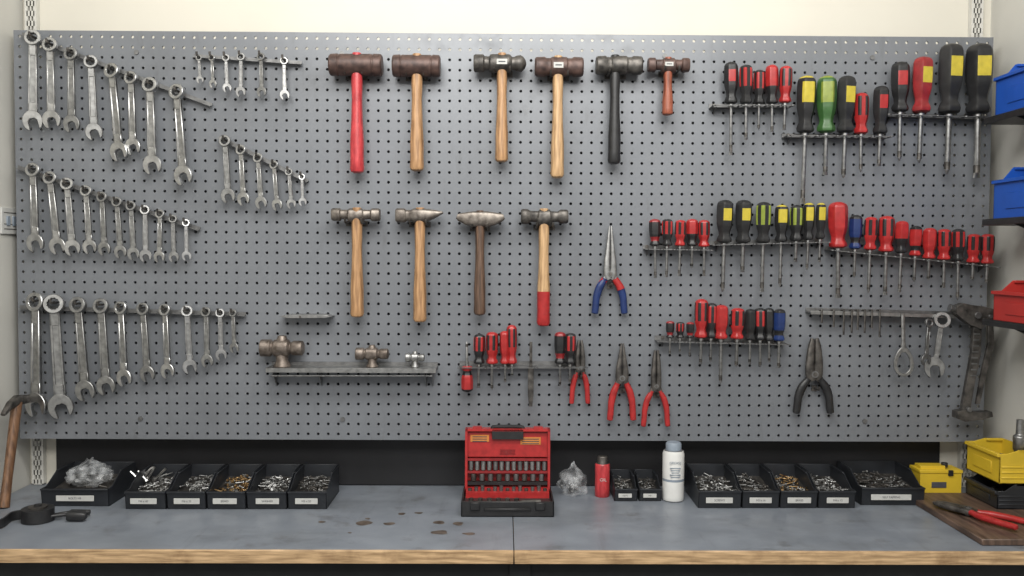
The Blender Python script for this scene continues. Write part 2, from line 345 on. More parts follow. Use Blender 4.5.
hammer(332,380,208,222,357,317,13,'dface',WOOD,WORN,name='double_face_hammer')
hammer(396,443,208,223,420,322,13,'cross',WOOD,WORN,name='cross_pein_hammer')
hammer(457,504,211,227,480,315,11.5,'taper',WOODD,WORN,name='scaling_hammer')
hammer(521,568,209,226,544,326,13,'club',WOODL,DSTEEL,name='club_hammer',bandz=.68,bandm=RED)
# screwdrivers -------------------------------------------------------
def driver(px,yt,yh,yb,w,style,y=-.036,name='screwdriver',flip=False):
    s=S(y); a=W(px,yh,y); top=W(px,yt,y).z-a.z; bot=a.z-W(px,yb,y).z; R=w/2*s; mb=MB()
    P=[(0,.30),(.02,.62),(.05,.84),(.09,.95),(.12,.98),(.13,.98),(.20,1.0),(.25,1.0),(.31,1.0),(.37,1.0),(.43,.99),(.48,.97),(.55,.95),(.56,.95),(.66,.84),(.74,.70),(.82,.68),(.88,.86),(.93,.94),(.97,.88),(1,.55)]
    body,acc=style[1],style[2]; kind=style[0]
    def mf(i,k):
        t=(P[i][0]+P[i+1][0])/2
        if kind=='split': return acc if (t<.55) else body
        if kind=='low': return acc if (t>.55) else body
        if kind=='cap': return acc if (t<.125 or .66<t<.82) else body
        if kind=='stripe': return acc if (k%4 in (0,3) and .1<t<.6) else body
        if kind=='patch':
            a=(k+.5)/24*2*math.pi-1.5*math.pi; q=(t-.34)/.15
            return acc if (a/.62)**2+q*q<1 else body
        if kind=='ring':
            a=(k+.5)/24*2*math.pi-1.5*math.pi
            return acc if (.12<t<.50 and abs(a)<.9) or t<.06 else body
        return body
    mb.sweep([(0,0,top*(1-p[0])) for p in P],[(p[1]*R,p[1]*R) for p in P],body,24,mf=mf,flute=.07,fn=6)
    sr=max(.0016,R*.24)
    mb.cyl((0,0,.004),(0,0,-.006),sr*1.5,STEELR,12)
    q=bot*.92
    if random.random()<.5:
        mb.sweep([(0,0,.003),(0,0,-q),(0,0,-q-.002),(0,0,-bot)],[(sr,sr),(sr,sr),(sr*1.15,sr*.7),(sr*1.2,sr*.2)],STEELR,12)
    else:
        mb.sweep([(0,0,.003),(0,0,-q),(0,0,-bot+.001),(0,0,-bot)],[(sr,sr),(sr,sr),(sr*.35,sr*.35),(sr*.2,sr*.2)],STEELR,12)
    mb.cyl((0,0,-bot*.80),(0,0,-bot*.92),sr*1.03,DSTEEL,12)
    ro=(0,rad(random.uniform(-1.2,1.2)),rad(random.uniform(-12,12)))
    mb.build(name,a,rot=ro)
rb=('split',BLACK,RED); rr=('plain',RED,RED); rc=('cap',RED,BLACK); bc=('cap',BLACK,REDD)
yb=('patch',BLACK,YEL); yy=('ring',BLACK,YEL); gb=('ring',GRN,OLV); yo=('stripe',BLACK,OLV); bb=('plain',BLACK,BLACK); bl=('cap',BLUE,BLACK); rs=('stripe',RED,BLACK); rp=('patch',BLACK,RED)
bs=('stripe',BLACK,RED); ry=('patch',REDD,YEL)
D=[
(731,62,104,155,13,rp),(746,65,104,140,13,bs),(759,70,104,130,11,bs),(772,65,104,132,12,rb),(785,66,103,130,12,rs),
(805,76,133,204,18,yy),(826,76,133,175,18,gb),(845,76,133,178,18,yb),(861,93,134,172,14,rs),(880,86,134,166,15,rp),
(900,62,112,161,17,rp),(921,57,113,163,19,ry),(949,44,114,174,23,yb),(978,44,114,178,25,yb),
(655,219,246,278,11,bc),(667,219,246,277,11,bs),(680,220,246,276,11,rs),(692,219,246,268,11,rb),(704,220,247,276,11,rs),
(724,200,243,292,16,yb),(743,200,243,272,16,yb),(763,202,243,292,15,yo),(781,205,242,287,13,yy),(796,205,241,262,13,yo),(808,203,240,270,11,yy),(820,203,239,262,10,yy),
(838,202,248,298,18,rr),(855,215,249,278,12,bl),(870,217,250,293,13,rs),(886,216,252,295,15,rs),(901,221,253,292,13,rb),(915,226,256,282,12,rc),(929,228,259,280,13,rr),(944,229,260,288,13,rs),(958,229,261,300,13,bs),(973,234,263,280,13,rs),(987,234,264,283,13,rs),
(479,334,364,388,11,bs),(492,332,364,390,12,rs),(505,331,364,382,10,rr),(512,325,364,376,10,rs),(560,332,364,386,11,bc),(570,333,364,383,11,bs),
(670,321,338,354,8,bc),(680,322,338,352,8,bs),(690,322,338,356,8,bc),(701,299,338,364,13,rs),(711,303,338,362,11,bs),(721,305,339,384,14,rr),(737,308,339,367,14,rs),(750,309,340,364,11,bb),(760,308,340,367,12,bs),(769,308,341,362,10,bb),(779,309,341,368,12,bl)]
for d in D: driver(*d,y=-.036)
driver(467,392,366,342,11,('cap',RED,BLACK))
def rack(x0,y0,x1,y1,name='screwdriver_rack'):
    a=W(x0,y0,-.036); b=W(x1,y1,-.036); a=Vector((a.x,0,a.z)); b=Vector((b.x,0,b.z)); d=b-a; L=d.length; M=Matrix.Rotation(-math.atan2(d.z,d.x),4,'Y'); mb=MB()
    xs=sorted([W(q[0],y0,-.036).x-a.x for q in D if x0-4<=q[0]<=x1+4 and min(y0,y1)-12<q[2]<max(y0,y1)+12])
    zz=-.003
    mb.box((L/2,-.002,.002),(L,.002,.012),RACKM,M)
    mb.box((L/2,-.016,zz),(L,.026,.002),RACKM,M)
    mb.box((L/2,-.048,zz),(L,.006,.002),RACKM,M)
    cuts=[0.002]+[(xs[i]+xs[i+1])/2 for i in range(len(xs)-1)]+[L-.002]
    for c in cuts: mb.box((c,-.034,zz),(.005 ,.030,.002),RACKM,M)
    for c in cuts:
        mb.cyl(M@Vector((c,-.050,zz-.001)),M@Vector((c,-.050,zz+.001)),.0052,RACKM,12)
    for e in (.06,.94):
        mb.cyl(M@Vector((L*e,-.001,.004)),M@Vector((L*e,-.006,.004)),.0045,DSTEEL,8)
        mb.prism([(0,0),(.028,0),(0,-.016)],-.001,.001,RACKM,M@Matrix.Translation((L*e,-.003,zz))@Matrix.Rotation(rad(-90),4,'Z'))
    mb.build(name,a)
rack(712,105,792,105); rack(786,135,890,136); rack(886,114,992,117); rack(645,248,711,249); rack(712,244,828,241); rack(830,249,996,266); rack(459,366,586,366); rack(657,340,788,343)
# pliers -------------------------------------------------------------
def pliers(cx,yt,yp,yb,sp,kind,g1,g2=None,jm=DSTEEL,name='pliers',loc=None,y=-.022,tilt=0,gw=1.0):
    s=S(y); c=loc or W(cx,yp,y); J=(yp-yt)*s; H=(yb-yp)*s; sp=sp*s; mb=MB(); g2=g2 or g1
    bw={'small':.0105,'needle':.0145,'combo':.0175}[kind]
    for sg,g,dy in ((-1,g1,-.0015),(1,g2,.0015)):
        if kind=='needle':
            pts=[(sg*bw*.2,dy,-bw*.9),(sg*bw*.50,dy,0),(sg*bw*.55,dy*.6,J*.25),(sg*bw*.36,0,J*.6),(sg*bw*.15,0,J)]; rs_=[(bw*.55,.006),(bw*.66,.006),(bw*.52,.006),(bw*.33,.0045),(bw*.12,.002)]
        else:
            pts=[(sg*bw*.2,dy,-bw*.9),(sg*bw*.55,dy,0),(sg*bw*.62,dy*.6,J*.35),(sg*bw*.48,0,J*.75),(sg*bw*.30,0,J)]; rs_=[(bw*.6,.006),(bw*.7,.0065),(bw*.60,.007),(bw*.45,.006),(bw*.25,.004)]
        p=cat(pts,4); mb.sweep(p,lerpl(rs_,len(p)),jm,14,pw=3)
        h=[(sg*bw*.4,dy,bw*.2),(sg*bw*.35+sg*sp*.2,dy,-H*.12),(sg*sp*.72,dy,-H*.34),(sg*sp*.92,dy,-H*.58),(sg*sp*.98,dy,-H*.82),(sg*sp*1.04,dy,-H)]
        p=cat(h,6); n=len(p); k=int(n*.22)
        mb.sweep(p[:k+3],lerpl([(.008,.005),(.006,.0045)],k+3),jm,12,pw=3)
        q=p[k:]; rr_=lerpl([(.0062,.0055),(.0088,.0075),(.0088,.0072),(.0078,.0068),(.0080,.0068),(.0072,.0062)],len(q)); rr_=[(a*gw,b*gw) for a,b in rr_]; rr_[-1]=(.004,.004); rr_[0]=(.0074*gw,.0066*gw)
        mb.sweep(q,rr_,g,12,pw=2.3)
    mb.cyl((0,-.009,0),(0,.009,0),bw*.5,RACKM,16)
    mb.cyl((0,-.0105,0),(0,-.009,0),bw*.3,DSTEEL,12)
    return mb.build(name,c,rot=(0,rad(tilt),0))
pliers(610,226,274,314,14.5,'needle',BLUE,BLUE,STEELR,'needle_nose_pliers',gw=1.1)
# red upper grip collars of the blue pliers
p=W(610,274,-.022); mb=MB(); s=S(-.022); H=40*s; sp=14.5*s; bw=.0145
for sg in (-1,1):
    h=cat([(sg*bw*.4,0,bw*.2),(sg*bw*.35+sg*sp*.2,0,-H*.12),(sg*sp*.72,0,-H*.34),(sg*sp*.92,0,-H*.58)],6)[6:14]
    mb.sweep(h,lerpl([(.0084,.0078),(.0100,.0088)],len(h)),RED,12,pw=2.3)
mb.build('pliers_red_grip',(0,0,0),parent=bpy.data.objects['needle_nose_pliers'])
pliers(580,340,368,404,8,'small',RED,RED,DSTEEL,'wire_cutters',gw=.78)
pliers(622,343,378,421,11.5,'needle',RED,RED,DSTEEL,'needle_nose_pliers')
pliers(656,350,386,427,12,'small',RED,RED,DSTEEL,'side_cutters',gw=.85)
pliers(814,338,374,414,17,'combo',BLACK,BLACK,DSTEEL,'combination_pliers',gw=1.2)
for px,py in ((610,286),(580,376),(622,390),(656,395),(814,388)): 
    mb=MB(); mb.sweep(cat([(0,-.001,0),(0,-.02,0),(0,-.034,.001),(0,-.038,.008)],4),.0025,DSTEEL,8,(1,0,0)); mb.box((0,-.002,0),(.014,.003,.014),DSTEEL); mb.build('pegboard_peg',W(px,py,0))
a=W(531,342,-.035); mb=MB()
mb.sweep([(0,0,0),(0,0,-.06),(0,0,-.064),(0,0,-.13),(0,0,-.16)],[(.0035,.003),(.0035,.003),(.007,.003),(.007,.003),(.004,.0015)],DSTEEL,12,pw=4); mb.build('flat_file',a)
# tool holder rail (right)
a=W(808,312,-.02); b=W(956,316,-.02); mb=MB(); L=(b-a).length; M=Matrix.Rotation(-math.atan2((b-a).z,(b-a).x),4,'Y')
mb.box((L/2,0,0),(L,.036,.004),RACKM,M); mb.box((L/2,.0175,.003),(L,.003,.014),RACKM,M); mb.box((L/2,-.018,.0),(L,.002,.009),STEELR,M)
mb.build('tool_holder_rail',a,bevel=.0005)
for px,l in ((822,10),(834,14),(844,22),(852,20),(858,17),(865,20),(872,15),(880,24)):
    p=W(px,313,-.042); mb=MB(); ll=l*S(-.03); mb.sweep(cat([(0,.018,.006),(0,.003,.006),(0,0,.003),(0,0,-ll)],4),.0023,DSTEEL,6,(1,0,0)); mb.build('hex_key',p)
p=W(903,316,-.045); mb=MB(); s=S(-.04)
mb.sweep([(0,0,.004),(0,0,-26*s),(0,0,-33*s)],[(.0048,.003),(.005,.003),(.008,.003)],STEELR,12,pw=3)
n=28; O=[(10*s*math.sin(2*math.pi*i/n)*(1-.22*math.cos(2*math.pi*i/n)),-46*s+15*s*math.cos(2*math.pi*i/n)) for i in range(n)]
I=[(x*.64,(z+46*s)*.72-47*s) for x,z in O]
mb.ring(O,I,-.003,.003,STEELR); mb.build('strap_wrench',p,roty=rad(-2),bevel=.001)
wrench(942,320,935,368,y=-.045,k=1.6,m=STEELR,name='adjustable_wrench')
wrench(929,323,926,360,y=-.056,k=1.1,m=RACKM,name='stubby_wrench')
# bar clamp (right edge)
p=W(975,312,-.05); s=S(-.05); mb=MB()
mb.prism([(-21*s,6*s),(-14*s,9*s),(-4*s,7*s),(6*s,6*s),(22*s,2*s),(26*s,-3*s),(24*s,-9*s),(10*s,-11*s),(4*s,-17*s),(-8*s,-12*s),(-16*s,-6*s),(-21*s,-2*s)],-.013,.013,DSTEEL)
mb.sweep([(-20*s,0,3*s),(-26*s,0,4*s)],[(.008,.008),(.010,.010)],RACKM,14)
mb.prism([(-2*s,-8*s),(6*s,-8*s),(6*s,-40*s),(0*s,-75*s),(-4*s,-103*s),(-13*s,-103*s),(-8*s,-72*s),(-3*s,-40*s)],-.006,.006,DSTEEL)
mb.prism([(10*s,-8*s),(15*s,-9*s),(17*s,-30*s),(10*s,-62*s),(4*s,-92*s),(0*s,-92*s),(5*s,-60*s),(11*s,-30*s)],-.016,-.008,DSTEEL)
for q in range(9): mb.box((1.5*s-.35*q*s,-.0065,(-16-6*q)*s),(6*s,.001,1.6*s),RACKM)
mb.prism([(-18*s,-100*s),(-8*s,-98*s),(4*s,-101*s),(17*s,-100*s),(18*s,-105*s),(8*s,-108*s),(-10*s,-110*s),(-18*s,-107*s)],-.014,.014,DSTEEL)
mb.cyl((0,-.017,-3*s),(0,.016,-3*s),.008,RACKM,14); mb.cyl((-6*s,-.016,-98*s),(-6*s,.014,-98*s),.006,RACKM,14); mb.cyl((12*s,-.019,-4*s),(12*s,.014,-4*s),.005,RACKM,14)
mb.cyl((2*s,.0,0),(2*s,.048,0),.005,DSTEEL,10)
mb.build('bar_clamp',p,bevel=.002,seg=2)
# small tray shelf with loose hammer heads
a=W(269,364,-.03); b=W(437,364,-.03); L=(b-a).length; mb=MB()
a0=Vector((a.x,0,W(269,367,-.03).z)); 
mb.box((L/2,-.030,0),(L,.058,.003),STEELR); mb.box((L/2,-.060,-.004),(L,.003,.011),STEELR); mb.box((L/2,-.002,.002),(L,.003,.016),RACKM)
for e in (.012,L*.3,L*.93,L-.012): 
    mb.prism([(0,0),(.055,0),(0,-.050)],-.0012,.0012,STEELR,Matrix.Translation((e,-.002,-.001))@Matrix.Rotation(rad(-90),4,'Z'))
mb.cyl((.01,-.045,-.020),(L-.01,-.045,-.018),.0028,STEELR,8)
mb.build('steel_tool_shelf',a0,bevel=.0005)
def headpiece(px,w,h,m):
    s=S(-.035); p=W(px,366,-.035); p=Vector((p.x,-.033,a0.z+.0018)); w*=s;h*=s; mb=MB(); zc=h*.60; r=h*.28
    mb.sweep([(-w/2,0,zc),(-w*.48,0,zc),(-w*.27,0,zc),(-w*.22,0,zc),(-w*.16,0,zc),(w*.14,0,zc),(w*.2,0,zc),(w*.27,0,zc),(w*.47,0,zc),(w*.5,0,zc)],[(r*.8,)*2,(r*1.0,)*2,(r*1.0,)*2,(r*.75,)*2,(r*1.0,)*2,(r*1.0,)*2,(r*.65,)*2,(r*.85,)*2,(r*.85,)*2,(r*.6,)*2],m,18,pw=2.4)
    mb.sweep([(0,0,h),(0,0,h*.9),(0,0,h*.5),(0,0,h*.2),(0,0,.002),(0,0,0)],[(r*.45,)*2,(r*.6,)*2,(r*.75,)*2,(r*.7,)*2,(r*1.0,)*2,(r*1.0,)*2],m,16)
    mb.build('loose_hammer_head',p,bevel=.0006)
headpiece(282,43,31,DBRASS); headpiece(372,33,22,DBRASS); headpiece(415,19,16,STEELR)
p=W(282,316,-.023); s=S(-.01); mb=MB()
mb.prism([(0,0),(8*s,1.8*s),(42*s,2*s),(51*s,.4*s),(44*s,-1.2*s),(8*s,-1.6*s)],-.022,.022,STEELR); mb.cyl((20*s,0,0),(20*s,-.024,0),.003,DSTEEL,8)
mb.build('steel_wall_bracket',p,bevel=.0006)
# ------------------------------------------------------------------ bins on the bench
def bolt(mb,M,m,l,r):
    mb.cyl((0,0,0),(0,0,l),r,m,6,M=M); mb.cyl((0,0,-r*1.3),(0,0,0),r*1.9,m,6,M=M)
def bin_(x0,x1,yb_,h,dep,m=BLK2,content=None,label=None,name='parts_bin',fr=.62,n=55):
    c0=G(x0,yb_); c1=G(x1,yb_); w=c1.x-c0.x-.003; t=.0025; mb=MB()
    hf=h*fr
    for sx in (-1,1):
        pts=[(0,0),(dep,0),(dep,h),(dep*.45,h),(dep*.12,hf),(-.006,hf)]
        M=Matrix.Translation((sx*(w/2-t/2),0,0))@Matrix.Rotation(rad(90),4,'Z')
        mb.prism([(a,b) for a,b in pts],-t/2,t/2,m,M)
        mb.box((sx*(w/2-.002),dep*.72,h-.002),(.005,dep*.56,.004),m)
    mb.box((0,dep-t/2,h/2),(w,t,h),m); mb.box((0,dep/2,t/2),(w,dep,t),m)
    mb.add([(-w/2,0,0),(w/2,0,0),(w/2,-.006,hf),(-w/2,-.006,hf),(-w/2,t,0),(w/2,t,0),(w/2,-.006+t,hf),(-w/2,-.006+t,hf)],[[0,1,2,3],[7,6,5,4],[0,4,5,1],[3,2,6,7],[0,3,7,4],[1,5,6,2]],m)
    mb.box((0,-.006,hf-.002),(w,.006,.004),m)
    if content:
        cm=content
        mb.add([(-w/2+t,t,hf*.5),(w/2-t,t,hf*.5),(w/2-t,dep-t,h*.55),(-w/2+t,dep-t,h*.55)],[[0,1,2,3]],DSTEEL)
        for i in range(n):
            x=random.uniform(-w/2+.012,w/2-.012); y=random.uniform(.012,dep-.02); z=hf*.5+(h*.55-hf*.5)*y/dep+random.uniform(.001,.009)*(1.5-abs(x)/(w/2))
            M=Matrix.Translation((x,y,z))@Matrix.Rotation(random.uniform(0,6.3),4,'Z')@Matrix.Rotation(random.uniform(1.2,1.9),4,'X')
            bolt(mb,M,random.choice(cm),random.uniform(.008,.020),random.uniform(.0013,.0022))
    loc=((c0.x+c1.x)/2,c0.y+.006,BZ+.0005)
    lw,lh=w*random.uniform(.56,.68),hf*.31
    lx=random.uniform(-.04,.04)*w
    if label: mb.box((lx,-.0060,hf*.47),(lw,.0012,lh),LABEL)
    o=mb.build(name,loc,bevel=.0006)
    if label: text(label,(lx,-.0068,hf*.47),lh*.5,(rad(90),0,0),o)
    return o
SV=[STEEL,STEELR,STEELR,STEELR]; BR=[BRASS,BRASS,STEELR]; DK=[DSTEEL,STEELR,DSTEEL,RACKM]
b0=bin_(40,109,507,.070,.155,content=DK,label='BOLTS M8',n=12)
for x0,x1,ct,lb in ((124,166,SV,'M6 x 40'),(166,206,SV,'M6 x 25'),(206,246,BR,'BRASS'),(246,287,SV,'WASHER'),(287,327,DK,'M5 x 20')):
    bin_(x0,x1,510,.070,.155,content=ct,label=lb,n=80)
for x0,x1,lb in ((614,638,'NUTS'),(639,662,'M4')): bin_(x0,x1,502,.052,.11,content=DK,label=lb,n=35)
for x0,x1,ct,lb in ((698,742,SV,'SCREWS'),(742,780,DK,'M5 x 16'),(780,818,BR,'BRASS'),(818,856,SV,'M4 x 12')):
    bin_(x0,x1,509,.070,.155,content=ct,label=lb,n=80)
bin_(861,925,506,.072,.155,content=DK,label='SELF TAPPING',n=110)
c=G(146,498); mb=MB()
for i in range(8):
    M=Matrix.Translation((random.uniform(-.02,.02),random.uniform(-.01,.03),.045))@Matrix.Rotation(random.uniform(0,6),4,'Z')@Matrix.Rotation(random.uniform(.3,1.2),4,'X'); bolt(mb,M,STEEL,random.uniform(.025,.04),.003)
mb.build('long_bolts',(c.x,c.y,BZ))
def bag(name,loc,sx,sy,sz,seed,inner=True):
    vs=[];fs=[];U,V=40,26
    for j in range(V+1):
        ph=math.pi*j/V
        for i in range(U):
            th=2*math.pi*i/U; d=Vector((math.sin(ph)*math.cos(th),math.sin(ph)*math.sin(th),math.cos(ph)))
            q=1+.40*noise.noise(d*1.8+Vector((seed,0,0)))+.22*abs(noise.noise(d*3.6+Vector((0,seed,0))))+.06*abs(noise.noise(d*8))
            z=d.z*q; 
            pin=1 if z<.3 else max(.3,1-(z-.3)*1.0)
            vs.append((d.x*q*sx*pin,d.y*q*sy*pin,max(z,-.75)*sz+.75*sz))
    for j in range(V):
        for i in range(U): fs.append([j*U+i,j*U+(i+1)%U,(j+1)*U+(i+1)%U,(j+1)*U+i])
    mb=MB(); mb.add(vs,fs,CLEAR)
    if inner:
        for i in range(22):
            M=Matrix.Translation((random.gauss(0,sx*.32),random.gauss(0,sy*.32),random.uniform(.006,sz*.6)))@Matrix.Rotation(random.uniform(0,6),4,'Z')@Matrix.Rotation(random.uniform(.5,1.9),4,'X'); bolt(mb,M,RACKM,.008,.0018)
    mb.build(name,loc,sharp=30)
g=G(573,497); bag('plastic_parts_bag',(g.x,g.y+.03,BZ+.001),.036,.034,.042,3)
bag('plastic_parts_bag',(b0.location.x+.0,b0.location.y+.078,BZ+.034),.050,.045,.034,8)
# red can
g=G(603,498); mb=MB(); r=.0185; h=.093
pr=[(0,r*.93),(.002,r),(.016,r),(.0165,r*1.0),(.06,r),(.0605,r),(h-.014,r),(h-.010,r*.9),(h-.008,r*.72),(h-.0075,r*.70),(h+.006,r*.70),(h+.008,r*.6)]
def mf(i,k): 
    z=pr[i][0]; return DSTEEL if z>=h-.0105 else REDP
mb.sweep([(0,0,z) for z,_ in pr],[(a,a) for _,a in pr],REDP,28,mf=mf)
o=mb.build('red_oil_can',(g.x,g.y+r,BZ)); text('OIL',(0,-r-.0003,.045),.011,(rad(90),0,0),o,LABEL)
# white aerosol
g=G(675,503); mb=MB(); r=.0265; h=.128
pr=[(0,r*.94),(.003,r),(.012,r),(.0121,r),(.05,r),(.0501,r),(.056,r),(.0561,r),(h-.012,r),(h-.004,r*.9),(h-.003,r*.72),(h+.012,r*.72),(h+.016,r*.62)]
def mf2(i,k): 
    z=pr[i][0]; return STEELR if z<.002 or h-.006<z<h-.0035 else (GREYL if (.05<z<.0555 or z>h-.0031) else WHT)
mb.sweep([(0,0,z) for z,_ in pr],[(a,a) for _,a in pr],WHT,32,mf=mf2)
for i in range(5): mb.box((0,-r+.0012,.085-i*.0055),(.026-.004*(i%3),.0035,.0018),GREYL)
o=mb.build('aerosol_can',(g.x,g.y+r,BZ)); text('GREASE',(0,-r-.0006,.098),.0085,(rad(90),0,0),o,GREYL)
# red socket case --------------------------------------------------
g0=G(461,517); g1=G(554,517); w=g1.x-g0.x; cx=(g0.x+g1.x)/2; y0=g0.y; dep=.135; hb=.036; root=bpy.data.objects.new('socket_set_case',None); scn.collection.objects.link(root); root.location=(cx,y0,BZ)
mb=MB(); t=.004
mb.box((0,dep/2,t/2),(w,dep,t),BLACK); mb.box((0,t/2,hb/2),(w,t,hb),BLACK); mb.box((0,dep-t/2,hb/2),(w,t,hb),BLACK)
mb.box((-w/2+t/2,dep/2,hb/2),(t,dep,hb),BLACK); mb.box((w/2-t/2,dep/2,hb/2),(t,dep,hb),BLACK)
mb.box((0,dep/2,hb*.40),(w-2*t,dep-2*t,hb*.6),BLACK)
mb.box((0,-.002,hb*.5),(w*.5,.004,.006),BLACK)
for s_ in (-.35,.35): mb.box((s_*w,-.003,hb*.72),(.022,.006,.018),BLACK)
mb.build('case_base',parent=root,bevel=.0015)
mb=MB()
mb.box((0,dep*.70,hb*.85),(w-.016,.055,.016),RED)
for k in range(6):
    x=-w*.40+k*w*.10; mb.cyl((x,dep*.32,hb*.55),(x,dep*.32,hb*.55+.012),.0058,DSTEEL,14)
for k in range(13):
    x=-w*.42+k*w*.07; mb.cyl((x,dep*.62,hb*.9),(x,dep*.62,hb*.9+.012+.003*(k%3)),.0046,RACKM if k%3 else DSTEEL,12)
mb.sweep([(-w*.38,dep*.16,hb*.74),(w*.1,dep*.16,hb*.74),(w*.2,dep*.16,hb*.74),(w*.36,dep*.16,hb*.74)],[(.005,.005),(.004,.004),(.009,.008),(.009,.008)],DSTEEL,12)
mb.build('case_sockets',parent=root)
mb=MB(); H=.150; wl=w*.965; d=.028
mb.box((0,0,H/2),(wl,.004,H),RED)
mb.box((0,-d/2,.003),(wl,d,.006),RED); mb.box((0,-d/2,H-.003),(wl,d,.006),RED)
mb.box((-wl/2+.003,-d/2,H/2),(.006,d,H),RED); mb.box((wl/2-.003,-d/2,H/2),(.006,d,H),RED)
mb.box((0,-.010,H*.74),(wl-.012,.016,H*.40),RED)
mb.box((0,-.018,H*.50),(wl-.012,.012,.006),REDD)
for q in range(6): mb.box((0,-.0185,H*(.58+.015*q)),(wl*.18,.0015,.0012),REDD)
mb.box((0,-.019,H*.12),(wl-.012,.014,.008),BLACK); mb.box((0,-.019,H*.30),(wl-.012,.012,.006),REDD)
for k in range(13):
    x=-wl*.43+k*wl*.072; mb.cyl((x,-.020,H*.33),(x,-.020,H*.47),.0056,STEELR if k%4 else RACKM,12)
for k in range(9):
    x=-wl*.40+k*wl*.10; mb.cyl((x,-.020,H*.16),(x,-.020,H*.27),.0064,RACKM if k%3 else DSTEEL,12)
mb.box((-wl*.33,-.0185,H*.84),(wl*.22,.0015,.017),ORG); mb.box((wl*.27,-.0185,H*.80),(wl*.24,.0015,.018),ORG)
for i in range(3): mb.box((wl*.27,-.0195,H*.83-i*.0055),(wl*.2,.0008,.002),INK); mb.box((-wl*.33,-.0195,H*.865-i*.0055),(wl*.17,.0008,.002),INK)
mb.sweep(cat([(-.036,-.014,H-.002),(-.032,-.014,H+.004),(.032,-.014,H+.004),(.036,-.014,H-.002)],5),[(.004,.007)]*16,BLACK,10,pw=3)
mb.box((0,-.024,H-.013),(.076,.008,.024),BLACK)
for s_ in (-.36,.36): mb.box((s_*wl,-.016,H+.001),(.022,.022,.007),RED)
mb.build('case_lid',loc=(0,dep+.004,hb*.8),bevel=.001,parent=root,rot=(rad(-3),0,0))
# ------------------------------------------------------------------ right bench group
def ybin(name,loc,w,dep,h,m,rotz,fill=DSTEEL,fr=.7,n=26):
    mb=MB(); t=.003; hf=h*fr
    for sx in (-1,1):
        M=Matrix.Translation((sx*(w/2-t/2),0,0))@Matrix.Rotation(rad(90),4,'Z')
        mb.prism([(0,0),(dep,0),(dep,h),(dep*.5,h),(dep*.2,hf),(0,hf)],-t/2,t/2,m,M)
        mb.box((sx*(w/2-.004),dep*.75,h-.003),(.008,dep*.48,.006),m)
        for q in range(3): mb.box((sx*(w/2+.0008),dep*.5,h*(.18+.16*q)),(.0016,dep*.9,.004),m)
    mb.box((0,dep-t/2,h/2),(w,t,h),m); mb.box((0,dep/2,t/2),(w,dep,t),m); mb.box((0,t/2,hf/2),(w,t,hf),m); mb.box((0,-.002,hf-.004),(w+.002,.008,.008),m)
    mb.box((0,-.001,hf*.45),(w*.55,.002,hf*.4),m)
    for i in range(n):
        M=Matrix.Translation((random.uniform(-w/2+.02,w/2-.02),random.uniform(.02,dep-.02),hf*random.uniform(.35,.6)))@Matrix.Rotation(random.uniform(0,6),4,'Z')@Matrix.Rotation(random.uniform(1.3,1.8),4,'X'); bolt(mb,M,random.choice([fill,RACKM]),.022,.004)
    mb.box((0,dep/2,hf*.22),(w-2*t,dep-2*t,hf*.40),fill)
    return mb.build(name,loc,bevel=.0015,rot=(0,0,rotz))
g0=G(920,498); g1=G(961,498)
mb=MB(); w=g1.x-g0.x; h=.074; d=.055
mb.box((0,d/2,h*.42),(w,d,h*.84),YBIN); mb.box((0,d/2,h*.90),(w+.004,d+.004,h*.10),YBIN); mb.box((-w*.15,d/2,h*1.0),(w*.6,d*.6,h*.12),YBIN)
mb.box((-w*.05,-.0008,h*.45),(w*.36,.0016,h*.2),INK); mb.box((w*.22,-.002,h*.86),(.012,.005,.014),BLACK)
mb.cyl((w*.18,d*.4,h*1.0),(w*.18,d*.4,h*1.14),.008,BLACK,16)
mb.build('yellow_storage_box',((g0.x+g1.x)/2,g0.y,BZ),bevel=.003,seg=2)
slab('stained_wood_board',(1.005,-.392,BZ+.0005),(1.248,-.03,BZ+.014),BROWNB,.0015)
o=pliers(0,0,32,84,14,'combo',RED,RED,DSTEEL,'slip_joint_pliers',loc=Vector((0,0,0)))
g=G(968,511,BZ+.024); o.location=(g.x,g.y,BZ+.0245); o.rotation_euler=(rad(-90),0,rad(32))
ybin('black_parts_bin',(1.158,-.105,BZ+.0145),.14,.088,.060,BLK2,rad(-90),n=8)
ybin('yellow_parts_bin',(1.160,-.105,BZ+.075),.145,.088,.078,YBIN,rad(-90),fr=.9,n=4)
mb=MB(); mb.sweep([(0,0,0),(0,0,.04),(0,0,.045),(0,0,.075),(0,0,.08),(0,0,.115)],[(.012,.012),(.012,.012),(.015,.015),(.015,.015),(.009,.009),(.008,.008)],STEELR,18); mb.build('pipe_fitting',(1.222,-.15,BZ+.106),bevel=.001)
def rshelf(px,yt,yb_,m,name):
    p=X(px,yb_,1.148); q=X(px,yt,1.148); h=q.z-p.z; 
    ybin(name,(1.148,p.y-.13,p.z),.235,.088,h,m,rad(-90),fr=.74,n=12)
    ybin(name,(1.148,p.y-.38,p.z),.235,.088,h,m,rad(-90),fr=.74,n=12)
    mb=MB(); mb.box((0,0,0),(.104,.66,.012),BLACK); mb.box((-.050,0,.006),(.003,.66,.006),BLACK)
    for yy_ in (-.2,.2): mb.prism([(.05,-.006),(-.05,-.006),(.05,-.05)],-.002,.002,BLACK,Matrix.Translation((0,yy_,0)))
    mb.build('wall_shelf',(1.192,p.y-.31,p.z-.0068),bevel=.0008)
    return p
rshelf(992,66,118,BBIN,'blue_parts_bin'); rshelf(990,168,220,BBIN,'blue_parts_bin'); rshelf(990,280,320,RBIN,'red_parts_bin')
